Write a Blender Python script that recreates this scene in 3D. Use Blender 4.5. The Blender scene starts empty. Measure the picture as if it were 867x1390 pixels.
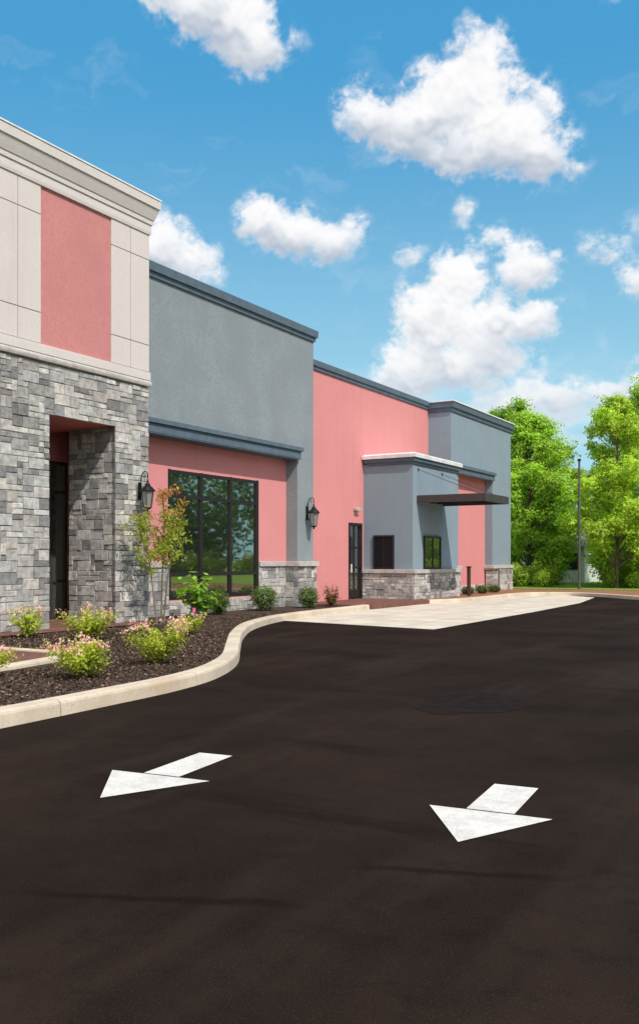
import bpy, bmesh, math, random
import numpy as np
from mathutils import Vector, Matrix
random.seed(7); RNG=np.random.default_rng(7)
scene=bpy.context.scene
scene.view_settings.view_transform='Standard'
scene.view_settings.look='None'
scene.view_settings.exposure=0
COL=scene.collection
SUN_EL=50.0; SUN_AZ=113.0   # azimuth clockwise from +Y

# ------------------------------------------------------------------ materials
def new_mat(name):
    m=bpy.data.materials.new(name); m.use_nodes=True
    nt=m.node_tree
    b=nt.nodes['Principled BSDF']
    return m,nt,b
def N(nt,t,**kw):
    n=nt.nodes.new(t)
    for k,v in kw.items(): setattr(n,k,v)
    return n
def mixc(nt,fac,a,b,mode='MIX'):
    n=nt.nodes.new('ShaderNodeMix'); n.data_type='RGBA'; n.blend_type=mode
    for s,v in ((0,fac),(6,a),(7,b)):
        if hasattr(v,'is_output'): nt.links.new(v,n.inputs[s])
        elif isinstance(v,(int,float)): n.inputs[s].default_value=v
        else: n.inputs[s].default_value=(*v,1)
    return n.outputs[2]
def noise(nt,scale,detail=4,rough=.55,vec=None,stretch=None):
    n=nt.nodes.new('ShaderNodeTexNoise'); n.inputs['Scale'].default_value=scale
    n.inputs['Detail'].default_value=detail; n.inputs['Roughness'].default_value=rough
    if vec is None:
        g=nt.nodes.new('ShaderNodeNewGeometry'); vec=g.outputs['Position']
    if stretch:
        mp=nt.nodes.new('ShaderNodeMapping'); mp.inputs['Scale'].default_value=stretch
        nt.links.new(vec,mp.inputs['Vector']); vec=mp.outputs[0]
    nt.links.new(vec,n.inputs['Vector'])
    return n.outputs[0]
def ramp(nt,fac,a,b,c=0,d=1):
    n=nt.nodes.new('ShaderNodeMapRange'); n.inputs[1].default_value=a; n.inputs[2].default_value=b
    n.inputs[3].default_value=c; n.inputs[4].default_value=d
    n.interpolation_type='SMOOTHSTEP'
    nt.links.new(fac,n.inputs[0]); return n.outputs[0]
def bump(nt,b,h,strength,dist=.01):
    n=nt.nodes.new('ShaderNodeBump'); n.inputs['Strength'].default_value=strength; n.inputs['Distance'].default_value=dist
    nt.links.new(h,n.inputs['Height']); nt.links.new(n.outputs[0],b.inputs['Normal'])
def spec(b,v): b.inputs['Specular IOR Level'].default_value=v

def stucco(name,col,var=.12,rough=.92,mott=1.0):
    m,nt,b=new_mat(name)
    n1=noise(nt,.9,4,.6); n2=noise(nt,16,3,.7); n3=noise(nt,60,2,.7)
    c1=mixc(nt,ramp(nt,n1,.3,.7),[x*(1-var) for x in col],[min(1,x*(1+var*.6)) for x in col])
    c2=mixc(nt,ramp(nt,n2,.3,.75),c1,[x*(1-var*1.6) for x in col])
    st=noise(nt,3.0,3,.6,stretch=(1.5,1.5,.12))
    c3=mixc(nt,ramp(nt,st,.52,.75,0,.3),c2,[x*.8 for x in col])
    nt.links.new(c3,b.inputs['Base Color']); b.inputs['Roughness'].default_value=rough; spec(b,.15)
    bump(nt,b,n3,.5,.016)
    return m
def plain(name,col,rough=.6,metal=0,sp=.4,var=.1,sc=4,bs=0):
    m,nt,b=new_mat(name)
    n1=noise(nt,sc,4,.6)
    nt.links.new(mixc(nt,ramp(nt,n1,.3,.7),[x*(1-var) for x in col],[min(1,x*(1+var)) for x in col]),b.inputs['Base Color'])
    b.inputs['Roughness'].default_value=rough; b.inputs['Metallic'].default_value=metal; spec(b,sp)
    if bs: bump(nt,b,noise(nt,40,3,.6),bs)
    return m
M={}
M['pink']=stucco('pink_stucco',(.67,.270,.272),.05)
M['pinkpanel']=stucco('rose_panel_stucco',(.58,.240,.235),.08)
M['pinklift']=stucco('entry_pink',(.80,.28,.27),.05)  # pink stucco with extra brightness put into its colour for the shaded entry
M['grey']=stucco('blue_grey_stucco',(.262,.300,.325),.11)
M['blue']=stucco('slate_blue_stucco',(.240,.312,.370),.06)
M['beige']=stucco('beige_stucco',(.65,.595,.565),.04)
M['cream']=stucco('pale_trim',(.66,.61,.585),.04)
M['band']=plain('dark_blue_trim',(.100,.140,.180),.7,0,.2,.12)
M['cap']=plain('limestone_cap',(.46,.43,.405),.85,0,.2,.15,6,.2)
M['mortar']=plain('mortar',(.32,.31,.30),.95,0,.1,.2)
M['white_metal']=plain('white_coping',(.78,.78,.78),.4,.1,.5,.12,3)
M['dark_metal']=plain('dark_bronze_metal',(.018,.016,.016),.5,.1,.4,.1)
M['bronze']=plain('bronze_entry_frame',(.07,.06,.055),.45,.3,.5,.1)
M['awning']=plain('dark_awning_metal',(.055,.045,.045),.55,.1,.4,.12)
M['black_metal']=plain('black_wrought_iron',(.012,.013,.016),.45,.5,.5,.1)
M['dark']=plain('dark_interior',(.01,.01,.012),.8,0,.2,.2)
M['brown']=plain('brown_post_paint',(.07,.03,.02),.6,0,.4,.15)
M['pole']=plain('weathered_pole',(.09,.085,.08),.7,.1,.4,.15)
M['housewall']=plain('pale_siding',(.60,.62,.62),.8)
M['houseroof']=plain('shingle_roof',(.14,.14,.15),.9)

def stone_mat():
    m,nt,b=new_mat('ashlar_stone')
    at=N(nt,'ShaderNodeAttribute'); at.attribute_name='tint'
    n1=noise(nt,8,5,.68); n2=noise(nt,40,3,.7)
    c=mixc(nt,ramp(nt,n1,.28,.72),(.66,.66,.68),(1.26,1.25,1.22))
    c2=mixc(nt,1.0,at.outputs['Color'],c,'MULTIPLY')
    c3=mixc(nt,ramp(nt,n2,.45,.8),c2,(.52,.50,.48))
    f=mixc(nt,.55,c3,c2)
    nt.links.new(f,b.inputs['Base Color']); b.inputs['Roughness'].default_value=.9; spec(b,.2)
    mx=nt.nodes.new('ShaderNodeMath'); mx.operation='ADD'; nt.links.new(n1,mx.inputs[0]); nt.links.new(n2,mx.inputs[1])
    bump(nt,b,mx.outputs[0],.85,.022)
    return m
M['stone']=stone_mat()

def asphalt_mat():
    m,nt,b=new_mat('asphalt')
    big=noise(nt,.45,6,.65); lane=noise(nt,.9,4,.6,stretch=(1.0,.16,1)); fine=noise(nt,110,2,.8); mid=noise(nt,5,6,.75)
    c=mixc(nt,ramp(nt,big,.34,.66),(.0122,.0076,.0056),(.0240,.0150,.0112))
    c=mixc(nt,ramp(nt,lane,.5,.68,0,.5),c,(.037,.0240,.0185))
    c=mixc(nt,ramp(nt,mid,.48,.72,0,.6),c,(.0090,.0058,.0044))
    c=mixc(nt,ramp(nt,fine,.55,.74,0,.6),c,(.088,.062,.049))
    st=noise(nt,.6,6,.68,stretch=(.3,2.4,1))
    c=mixc(nt,ramp(nt,st,.57,.66,0,.42),c,(.0064,.0043,.0034))
    # two broad soft dark bands running across the lane, as left by a sealing pass
    g=N(nt,'ShaderNodeNewGeometry');sp=N(nt,'ShaderNodeSeparateXYZ');nt.links.new(g.outputs['Position'],sp.inputs[0])
    wob=noise(nt,1.6,4,.6)
    for (k,y0,w,x0,x1) in ((.38,4.78,.055,-2.3,-1.0),(.42,4.28,.06,-3.4,-1.9)):
        a=N(nt,'ShaderNodeMath',operation='MULTIPLY_ADD');nt.links.new(sp.outputs[0],a.inputs[0]);a.inputs[1].default_value=-k;a.inputs[2].default_value=-y0
        b2=N(nt,'ShaderNodeMath',operation='ADD');nt.links.new(sp.outputs[1],b2.inputs[0]);nt.links.new(a.outputs[0],b2.inputs[1])
        w2=N(nt,'ShaderNodeMath',operation='MULTIPLY_ADD');nt.links.new(wob,w2.inputs[0]);w2.inputs[1].default_value=.22;w2.inputs[2].default_value=-.11
        b3=N(nt,'ShaderNodeMath',operation='ADD');nt.links.new(b2.outputs[0],b3.inputs[0]);nt.links.new(w2.outputs[0],b3.inputs[1])
        ab=N(nt,'ShaderNodeMath',operation='ABSOLUTE');nt.links.new(b3.outputs[0],ab.inputs[0])
        m1=ramp(nt,ab.outputs[0],.01,w,.6,0)
        e1=ramp(nt,sp.outputs[0],x0,x0+.4);e2=ramp(nt,sp.outputs[0],x1-.4,x1,1,0)
        p1=N(nt,'ShaderNodeMath',operation='MULTIPLY');nt.links.new(m1,p1.inputs[0]);nt.links.new(e1,p1.inputs[1])
        p2=N(nt,'ShaderNodeMath',operation='MULTIPLY');nt.links.new(p1.outputs[0],p2.inputs[0]);nt.links.new(e2,p2.inputs[1])
        c=mixc(nt,p2.outputs[0],c,(.0060,.0042,.0034))
    nt.links.new(c,b.inputs['Base Color']); b.inputs['Roughness'].default_value=.9; spec(b,.05)
    bump(nt,b,fine,.7,.012)
    return m
M['asphalt']=asphalt_mat()
M['patch']=plain('sealed_asphalt',(.0140,.0091,.0070),.85,0,.06,.35,7,.6)
def concrete(name,col,joint=None):
    m,nt,b=new_mat(name)
    n1=noise(nt,1.2,5,.6); n2=noise(nt,30,3,.7)
    c=mixc(nt,ramp(nt,n1,.3,.72),[x*.82 for x in col],[x*1.1 for x in col])
    c=mixc(nt,ramp(nt,n2,.5,.85),c,[x*.6 for x in col])
    n3=noise(nt,.8,4,.65)
    c=mixc(nt,ramp(nt,n3,.54,.70,0,.45),c,(col[0]*.78,col[1]*.60,col[2]*.45))
    if joint:
        br=nt.nodes.new('ShaderNodeTexBrick'); br.offset=0
        g=nt.nodes.new('ShaderNodeNewGeometry'); nt.links.new(g.outputs['Position'],br.inputs['Vector'])
        br.inputs['Scale'].default_value=1; br.inputs['Brick Width'].default_value=joint[0]; br.inputs['Row Height'].default_value=joint[1]
        br.inputs['Mortar Size'].default_value=joint[2]; br.inputs['Mortar Smooth'].default_value=.2
        c=mixc(nt,br.outputs['Fac'],c,[x*.35 for x in col])
    nt.links.new(c,b.inputs['Base Color']); b.inputs['Roughness'].default_value=.9; spec(b,.2)
    bump(nt,b,n2,.3,.008)
    return m
M['concrete']=concrete('pale_concrete',(.62,.55,.46),(2.2,3.6,.014))
M['kerb']=concrete('kerb_concrete',(.60,.51,.40))
def pavers():
    m,nt,b=new_mat('red_brick_pavers')
    br=nt.nodes.new('ShaderNodeTexBrick'); g=nt.nodes.new('ShaderNodeNewGeometry'); nt.links.new(g.outputs['Position'],br.inputs['Vector'])
    br.inputs['Scale'].default_value=1; br.inputs['Brick Width'].default_value=.22; br.inputs['Row Height'].default_value=.11; br.inputs['Mortar Size'].default_value=.006
    br.inputs['Color1'].default_value=(.26,.11,.085,1); br.inputs['Color2'].default_value=(.16,.075,.06,1); br.inputs['Mortar'].default_value=(.07,.05,.045,1)
    c=mixc(nt,ramp(nt,noise(nt,2,4),.3,.8),br.outputs['Color'],(.12,.065,.055))
    nt.links.new(c,b.inputs['Base Color']); b.inputs['Roughness'].default_value=.85; spec(b,.15)
    return m
M['pavers']=pavers()
def paint():
    m,nt,b=new_mat('white_road_paint')
    n1=noise(nt,5,6,.75); n2=noise(nt,70,3,.8); n3=noise(nt,22,4,.8)
    c=mixc(nt,ramp(nt,n1,.35,.7),(.58,.55,.51),(.74,.71,.67))
    c=mixc(nt,ramp(nt,n3,.55,.75,0,.4),c,(.42,.38,.34))
    c=mixc(nt,ramp(nt,n2,.58,.72,0,.8),c,(.14,.115,.10))
    nt.links.new(c,b.inputs['Base Color']); b.inputs['Roughness'].default_value=.8; spec(b,.2)
    bump(nt,b,n2,.7,.008); return m
M['paint']=paint()
def soil(name,a,bb,sc=5):
    m,nt,b=new_mat(name)
    n1=noise(nt,sc,6,.75); n2=noise(nt,sc*7,4,.8)
    c=mixc(nt,ramp(nt,n1,.3,.7),a,bb); c=mixc(nt,ramp(nt,n2,.5,.8),c,[x*1.9 for x in bb])
    nt.links.new(c,b.inputs['Base Color']); b.inputs['Roughness'].default_value=1; spec(b,.1)
    bump(nt,b,n2,1.0,.03); return m
M['mulch']=soil('dark_mulch',(.035,.025,.019),(.10,.068,.052))
M['redmulch']=soil('red_mulch',(.20,.09,.05),(.36,.18,.11))
M['grass']=soil('grass',(.12,.20,.03),(.22,.32,.05),1.2)
def tinted(name,rough=.6,trans=0.0,sp=.3):
    m,nt,b=new_mat(name)
    at=N(nt,'ShaderNodeAttribute'); at.attribute_name='tint'
    nt.links.new(at.outputs['Color'],b.inputs['Base Color']); b.inputs['Roughness'].default_value=rough; spec(b,sp)
    if trans:
        tr=N(nt,'ShaderNodeBsdfTranslucent'); mx=N(nt,'ShaderNodeMixShader'); mx.inputs[0].default_value=trans
        cc=mixc(nt,1.0,at.outputs['Color'],(1.7,1.55,.7),'MULTIPLY')
        nt.links.new(cc,tr.inputs[0])
        out=nt.nodes['Material Output']
        nt.links.new(b.outputs[0],mx.inputs[1]); nt.links.new(tr.outputs[0],mx.inputs[2]); nt.links.new(mx.outputs[0],out.inputs[0])
    return m
M['leaf']=tinted('leaves',.55,.45,.2)
M['petal']=tinted('petals',.7,.2)
M['chip']=tinted('mulch_chips',.95,0,.1)
def bark():
    m,nt,b=new_mat('bark')
    n1=noise(nt,9,5,.7,stretch=(1,1,.25))
    nt.links.new(mixc(nt,ramp(nt,n1,.3,.7),(.09,.07,.055),(.26,.20,.155)),b.inputs['Base Color'])
    b.inputs['Roughness'].default_value=.95; bump(nt,b,n1,.8,.03); return m
M['bark']=bark()
def glassm(name,tint=(.012,.014,.016),refl=.45):
    m,nt,b=new_mat(name)
    b.inputs['Base Color'].default_value=(*tint,1); b.inputs['Roughness'].default_value=.25; spec(b,.1)
    gl=N(nt,'ShaderNodeBsdfGlossy'); gl.inputs['Color'].default_value=(.90,.93,.84,1); gl.inputs['Roughness'].default_value=.02
    n1=noise(nt,.7,2,.5)
    bp=N(nt,'ShaderNodeBump'); bp.inputs['Strength'].default_value=.10; bp.inputs['Distance'].default_value=.03; nt.links.new(n1,bp.inputs['Height']); nt.links.new(bp.outputs[0],gl.inputs['Normal'])
    fr=N(nt,'ShaderNodeFresnel'); fr.inputs[0].default_value=1.5
    ad=N(nt,'ShaderNodeMath'); ad.operation='ADD'; ad.inputs[1].default_value=refl; ad.use_clamp=True; nt.links.new(fr.outputs[0],ad.inputs[0])
    mx=N(nt,'ShaderNodeMixShader'); nt.links.new(ad.outputs[0],mx.inputs[0]); nt.links.new(b.outputs[0],mx.inputs[1]); nt.links.new(gl.outputs[0],mx.inputs[2])
    nt.links.new(mx.outputs[0],nt.nodes['Material Output'].inputs[0]); return m
M['glass']=glassm('tinted_glass',refl=.38)
M['entryglass']=glassm('entry_glass',(.10,.115,.10),refl=.35)
M['midglass']=glassm('grey_glass',(.02,.022,.025),refl=.08)
M['darkglass']=glassm('smoked_glass',refl=-.06)
M['lampglass']=glassm('seeded_lamp_glass',(.25,.27,.28),.15)

# ------------------------------------------------------------------ mesh helpers
def obj(name,v,f,mat,parent=None,smooth=False):
    me=bpy.data.meshes.new(name); me.from_pydata([tuple(p) for p in v],[],f); me.update()
    o=bpy.data.objects.new(name,me); COL.objects.link(o)
    if mat is not None: me.materials.append(mat)
    if smooth:
        for p in me.polygons: p.use_smooth=True
    if parent: o.parent=parent
    return o
def empty(name,loc=(0,0,0),parent=None):
    o=bpy.data.objects.new(name,None); COL.objects.link(o); o.location=loc; o.empty_display_size=.3
    if parent: o.parent=parent
    return o
BF=[(0,3,2,1),(4,5,6,7),(0,1,5,4),(1,2,6,5),(2,3,7,6),(3,0,4,7)]
def boxdata(bs):
    v=[];f=[]
    for (x0,x1,y0,y1,z0,z1) in bs:
        k=len(v)
        v+=[(x0,y0,z0),(x1,y0,z0),(x1,y1,z0),(x0,y1,z0),(x0,y0,z1),(x1,y0,z1),(x1,y1,z1),(x0,y1,z1)]
        f+=[tuple(i+k for i in q) for q in BF]
    return v,f
def boxes(name,bs,mat,parent=None,bev=0):
    v,f=boxdata(bs); o=obj(name,v,f,mat,parent)
    if bev:
        m=o.modifiers.new('bevel','BEVEL'); m.width=bev; m.segments=2; m.limit_method='ANGLE'
    return o
def loft(name,x0,x1,y0,y1,prof,mat,parent=None):
    v=[];f=[]
    for off,z in prof:
        v+=[(x0-off,y0-off,z),(x1+off,y0-off,z),(x1+off,y1+off,z),(x0-off,y1+off,z)]
    n=len(prof)
    for i in range(n-1):
        for j in range(4):
            a=i*4+j;b=i*4+(j+1)%4
            f.append((a,b,b+4,a+4))
    f.append((3,2,1,0)); f.append(tuple(range(n*4-4,n*4)))
    return obj(name,v,f,mat,parent)
def tint_faces(o,cols,per):
    me=o.data
    ca=me.color_attributes.new('tint','FLOAT_COLOR','CORNER')
    arr=np.ones((len(me.loops),4),dtype=np.float32)
    arr[:,:3]=np.repeat(cols,per,axis=0)
    ca.data.foreach_set('color',arr.ravel())

STONES=[(.27,.27,.27),(.33,.33,.328),(.41,.405,.395),(.46,.455,.44),(.54,.53,.515),(.60,.59,.57),(.37,.365,.355),(.43,.42,.41),(.50,.49,.475),(.21,.21,.212)]
def ashlar(panels,name,parent,cell=.12,seed=1):
    r=random.Random(seed); V=[];F=[];C=[]
    for (o,u,n,w,h,holes) in panels:
        o=Vector(o);u=Vector(u);n=Vector(n)
        nc=max(1,round(w/(cell*1.2)));nr=max(1,round(h/cell));cw=w/nc;ch=h/nr
        used=[[False]*nc for _ in range(nr)]
        for hx0,hx1,hz0,hz1 in holes:
            for j in range(nr):
                for i in range(nc):
                    cx=(i+.5)*cw;cz=(j+.5)*ch
                    if hx0<cx<hx1 and hz0<cz<hz1: used[j][i]=True
        for j in range(nr):
            for i in range(nc):
                if used[j][i]: continue
                bw,bh=r.choice([(2,1),(3,1),(2,2),(2,2),(1,1),(3,2),(2,1),(1,2),(2,1),(3,2)])
                k=0
                while k<bw and i+k<nc and not used[j][i+k]: k+=1
                bw=k
                while bh>1 and (j+bh>nr or any(used[j+bh-1][i+q] for q in range(bw))): bh-=1
                for a in range(bh):
                    for b in range(bw): used[j+a][i+b]=True
                g=.0045;u0=i*cw+g;u1=(i+bw)*cw-g;z0=j*ch+g;z1=(j+bh)*ch-g
                d=r.uniform(.024,.044);e=r.uniform(.006,.013)
                base=len(V)
                jit=lambda s=.006:r.uniform(-s,s)
                for (uu,zz) in ((u0,z0),(u1,z0),(u1,z1),(u0,z1)): V.append(o+u*uu+Vector((0,0,zz)))
                for (uu,zz) in ((u0,z0),(u1,z0),(u1,z1),(u0,z1)):V.append(o+u*uu+Vector((0,0,zz))+n*(d*.7))
                for (uu,zz) in ((u0+e,z0+e),(u1-e,z0+e),(u1-e,z1-e),(u0+e,z1-e)): V.append(o+u*(uu+jit())+Vector((0,0,zz+jit()))+n*(d+jit(.007)))
                c=r.choice(STONES);s=r.uniform(.88,1.12);wm=r.uniform(.98,1.05);c=(c[0]*s*wm,c[1]*s,c[2]*s/wm)
                for a0,b0 in ((0,4),(4,8)):
                    for q in range(4):
                        F.append((base+a0+q,base+a0+(q+1)%4,base+b0+(q+1)%4,base+b0+q));C.append(c)
                F.append((base+8,base+9,base+10,base+11));C.append(c)
    ob=obj(name,V,F,M['stone'],parent)
    tint_faces(ob,np.array(C,dtype=np.float32),4)
    return ob

def tube(path,rad,sides=8):
    path=[Vector(p) for p in path]; v=[];f=[]
    if not hasattr(rad,'__len__'): rad=[rad]*len(path)
    up=Vector((0.13,.21,1)).normalized()
    for i,p in enumerate(path):
        t=(path[min(i+1,len(path)-1)]-path[max(i-1,0)]).normalized()
        a=t.cross(up if abs(t.dot(up))<.97 else Vector((1,0,0))).normalized(); b=t.cross(a)
        for k in range(sides):
            an=2*math.pi*k/sides; v.append(p+(a*math.cos(an)+b*math.sin(an))*rad[i])
    for i in range(len(path)-1):
        for k in range(sides):
            f.append((i*sides+k,i*sides+(k+1)%sides,(i+1)*sides+(k+1)%sides,(i+1)*sides+k))
    f.append(tuple(range(sides-1,-1,-1))); f.append(tuple(range((len(path)-1)*sides,len(path)*sides)))
    return v,f
def merge(parts):
    V=[];F=[]
    for v,f in parts:
        k=len(V);V+=list(v);F+=[tuple(i+k for i in q) for q in f]
    return V,F
def lathe(cx,cy,prof,sides=12):
    v=[];f=[]
    for r_,z in prof:
        for k in range(sides):
            a=2*math.pi*k/sides; v.append((cx+r_*math.cos(a),cy+r_*math.sin(a),z))
    for i in range(len(prof)-1):
        for k in range(sides):
            f.append((i*sides+k,i*sides+(k+1)%sides,(i+1)*sides+(k+1)%sides,(i+1)*sides+k))
    f.append(tuple(range(sides-1,-1,-1)));f.append(tuple(range((len(prof)-1)*sides,len(prof)*sides)))
    return v,f
def npmesh(name,V,F4,mat,parent=None):
    n=len(F4)
    me=bpy.data.meshes.new(name); me.vertices.add(len(V)); me.vertices.foreach_set('co',np.ascontiguousarray(V,dtype=np.float32).ravel())
    me.loops.add(n*4); me.loops.foreach_set('vertex_index',np.ascontiguousarray(F4,dtype=np.int32).ravel())
    me.polygons.add(n); me.polygons.foreach_set('loop_start',np.arange(0,n*4,4,dtype=np.int32)); me.polygons.foreach_set('loop_total',np.full(n,4,dtype=np.int32))
    me.update(calc_edges=True)
    o=bpy.data.objects.new(name,me); COL.objects.link(o); me.materials.append(mat)
    if parent: o.parent=parent
    return o
def unit(a): return a/np.maximum(np.linalg.norm(a,axis=1)[:,None],1e-6)
def quads(name,P,size,cols,mat,parent=None,aspect=.6,flat=0.0,nrm=None):
    n=len(P)
    a=RNG.normal(size=(n,3)); 
    if flat: a[:,2]*=(1-flat)
    b=RNG.normal(size=(n,3))
    if nrm is not None:
        nn=unit(nrm+RNG.normal(size=(n,3))*.42)
        a=a-(a*nn).sum(1)[:,None]*nn; a=unit(a); b=np.cross(nn,a)
    else:
        a=unit(a); b-= (b*a).sum(1)[:,None]*a; b=unit(b)
    s=(size*RNG.uniform(.6,1.35,size=n))[:,None]
    V=np.empty((n,4,3)); V[:,0]=P-a*s; V[:,1]=P+b*s*aspect+a*s*.1; V[:,2]=P+a*s; V[:,3]=P-b*s*aspect+a*s*.1
    o=npmesh(name,V.reshape(-1,3),np.arange(n*4).reshape(-1,4),mat,parent)
    tint_faces(o,cols,4); return o
def catmull(pts,n=6):
    P=[Vector(p) for p in pts];P=[P[0]*2-P[1]]+P+[P[-1]*2-P[-2]];out=[]
    for i in range(1,len(P)-2):
        for k in range(n):
            t=k/n;a,b,c,d=P[i-1:i+3]
            out.append(.5*((2*b)+(c-a)*t+(2*a-5*b+4*c-d)*t*t+(3*b-a-3*c+d)*t*t*t))
    out.append(P[-2]);return out
def resample(pts,step):
    out=[pts[0]];acc=0
    for a,b in zip(pts,pts[1:]):
        L=(b-a).length;d=step-acc
        while d<=L: out.append(a+(b-a)*(d/L));d+=step
        acc=(acc+L)%step
    out.append(pts[-1]);return out
def offset(pts,d):
    out=[]
    for i,p in enumerate(pts):
        t=(pts[min(i+1,len(pts)-1)]-pts[max(i-1,0)]);t=Vector((t.x,t.y)).normalized()
        out.append(Vector((p[0]-t.y*d,p[1]+t.x*d)))
    return out
def kerb(name,pts,width,h,mat,joint=2.4,side=1):
    pts=resample([Vector((p[0],p[1])) for p in pts],.12)
    prof=[(0,-.03),(.012,h-.035),(.022,h-.012),(.045,h),(width-.012,h),(width,h-.012),(width,-.03)]
    offs=[(offset(pts,side*o),z) for o,z in prof]
    V=[];F=[];n=len(prof);per=int(joint/.12);i=0
    while i<len(pts)-1:
        j=min(i+per,len(pts)-1);k0=len(V)
        for q in range(i,j+1):
            for (op,z) in offs:
                p=op[q]
                if q==j and j<len(pts)-1: p=p+(op[q-1]-p)*.10
                V.append((p.x,p.y,z))
        for a in range(j-i):
            for b in range(n-1):
                F.append((k0+a*n+b,k0+a*n+b+1,k0+(a+1)*n+b+1,k0+(a+1)*n+b))
        F.append(tuple(k0+b for b in range(n)));F.append(tuple(k0+(j-i)*n+b for b in range(n-1,-1,-1)))
        i=j
    o=obj(name,V,F,mat); o['kind']='structure'; return o
def sheet(name,pts,z,mat):
    o=obj(name,[(p[0],p[1],z) for p in pts],[tuple(range(len(pts)))],mat)
    o['kind']='structure'
    if o.data.polygons[0].normal.z<0: o.data.flip_normals()
    return o
def tag(o,label,cat,group=None):
    o['label']=label;o['category']=cat
    if group:o['group']=group

# ------------------------------------------------------------------ ground
sheet('ground',[(-400,-300),(400,-300),(400,500),(-400,500)],-.03,M['grass'])
sheet('parking_lot',[(-17,-25),(22,-25),(22,32),(-4,34.5),(-9,40),(-17,40)],0,M['asphalt'])
outer=[(-6.5,-8),(-6.5,-2),(-6.5,3),(-6.55,5.6),(-6.62,7.2),(-6.70,8.3),(-6.96,9.4),(-7.6,10.75),(-8.7,12.4),(-10.0,14.35),(-11.2,16.5),(-12.05,18.9),(-12.4,21.3),(-12.5,23.3),(-12.6,24.7)]
oc=catmull([(a,b,0) for a,b in outer],8); oc=[Vector((p.x,p.y)) for p in oc]
kerb('kerb',oc,.24,.15,M['kerb'])
inner=offset(oc,.23)
bed=[(p.x,p.y) for p in inner]+[(-15.6,24.7),(-15.6,-8)]
sheet('planting_bed',bed,.085,M['mulch'])
sheet('walkway',[(-16.3,6),(-13.35,6),(-13.35,17),(-13.9,17),(-13.9,16.4),(-16.3,16.4)],.112,M['pavers'])
boxes('entrance_walk',[(-15.3,-12.55,24.72,29.9,-.02,.125)],M['pavers'])['kind']='structure'
kerb('walkway_edging',[(-12.6,9.98),(-10.2,9.93),(-9.55,9.3),(-9.35,8.3),(-9.25,6),(-9.2,2)],.18,.15,M['kerb'],2.0,-1)
sheet('paved_corner',[(-12.6,9.82),(-10.3,9.77),(-9.72,9.2),(-9.52,8.3),(-9.42,2),(-12.6,2)],.12,M['pavers'])
sheet('concrete_pad',[(-12.6,19.2),(-7.8,18.3),(-7.95,26),(-8.2,32),(-8.9,37.0),(-10.4,38.6),(-12.4,38.6),(-12.6,24.7)],.006,M['concrete'])
fk=catmull([(-12.5,29.0,0),(-12.0,30.4,0),(-11.85,33,0),(-11.9,36,0),(-11.6,37.8,0),(-10.4,38.5,0),(-9.0,37.9,0),(-7.4,36.2,0),(-5.2,34.7,0),(0,33.2,0),(12,31.5,0),(24,30.5,0)],8)
fk=[Vector((p.x,p.y)) for p in fk]
kerb('far_kerb',fk,.2,.14,M['kerb'])
fi=offset(fk,.19)
sheet('mulch_island',[(p.x,p.y) for p in fi]+[(24,46),(-15.6,46),(-15.6,29.0)],.10,M['redmulch'])
sheet('lawn',[(-30,43.5),(-14,43.0),(-8,43.8),(24,42),(60,42),(60,90),(-30,90)],.112,M['grass'])
pr=random.Random(2);pv=[]
for i in range(60):
    a=i/60*2*math.pi;r_=1+.10*math.sin(3*a+1)+.06*math.sin(7*a)+pr.uniform(-.05,.05)
    pv.append((-3.45+.55*r_*math.cos(a),9.15+.78*r_*math.sin(a)))
sheet('asphalt_patch',pv,.003,M['patch'])

def arrow(cx,cy,ang,sl,hl,hw,sw,label):
    g=.012
    v=[(0,-hl),(hw/2,0),(-hw/2,0),(-sw/2,g*1.6),(sw/2,g*1.6),(sw/2,sl),(-sw/2,sl)]
    ca,sa=math.cos(ang),math.sin(ang)
    o=obj('lane_arrow',[(x*ca-y*sa,x*sa+y*ca,0) for x,y in v],[(0,1,2),(3,4,5,6)],M['paint'])
    o.location=(cx,cy,.006); tag(o,label,'road marking','white arrows painted on the lane'); return o
arrow(-4.16,4.96,math.radians(6),.76,.66,.80,.29,'white painted lane arrow nearer the kerb on dark asphalt')
arrow(-1.87,5.22,math.radians(5),.69,.64,.74,.29,'white painted lane arrow in the open asphalt lane')

def inside(pts,x,y):
    c=False;n=len(pts);j=n-1
    for i in range(n):
        xi,yi=pts[i];xj,yj=pts[j]
        if (yi>y)!=(yj>y) and x<(xj-xi)*(y-yi)/(yj-yi)+xi:c=not c
        j=i
    return c
P=[]
bedl=[(p.x,p.y) for p in offset(oc,.29)]+[(-13.6,24.5),(-13.6,5)]
while len(P)<24000:
    y=random.uniform(4.5,24.5) if random.random()<.45 else random.uniform(4.5,14);x=random.uniform(-13.4,-6.6)
    if inside(bedl,x,y) and not(x<-9.15 and y<10.05): P.append((x,y,.088+random.random()*.022))
P=np.array(P);g=RNG.uniform(.4,1.5,size=(len(P),1));cols=np.array([[.085,.058,.044]])*g
hl=RNG.random(len(P))<.12;cols[hl]=[.24,.175,.13]
mo=quads('mulch',P,.022,cols,M['chip'],aspect=.45,flat=.6);mo['kind']='stuff'

# ------------------------------------------------------------------ building
B=empty('retail_building',(-15,24,0))
tag(B,'strip retail building in pink and blue-grey stucco with stone base','building')
Binv=Matrix.Translation((15,-24,0))
def kid(o,p=B):
    o.parent=p
    if p is B:o.matrix_parent_inverse=Binv
    return o
kid(boxes('rear_wall',[(-45,-16.05,17,42.5,0,7.3)],M['grey']))

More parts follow.
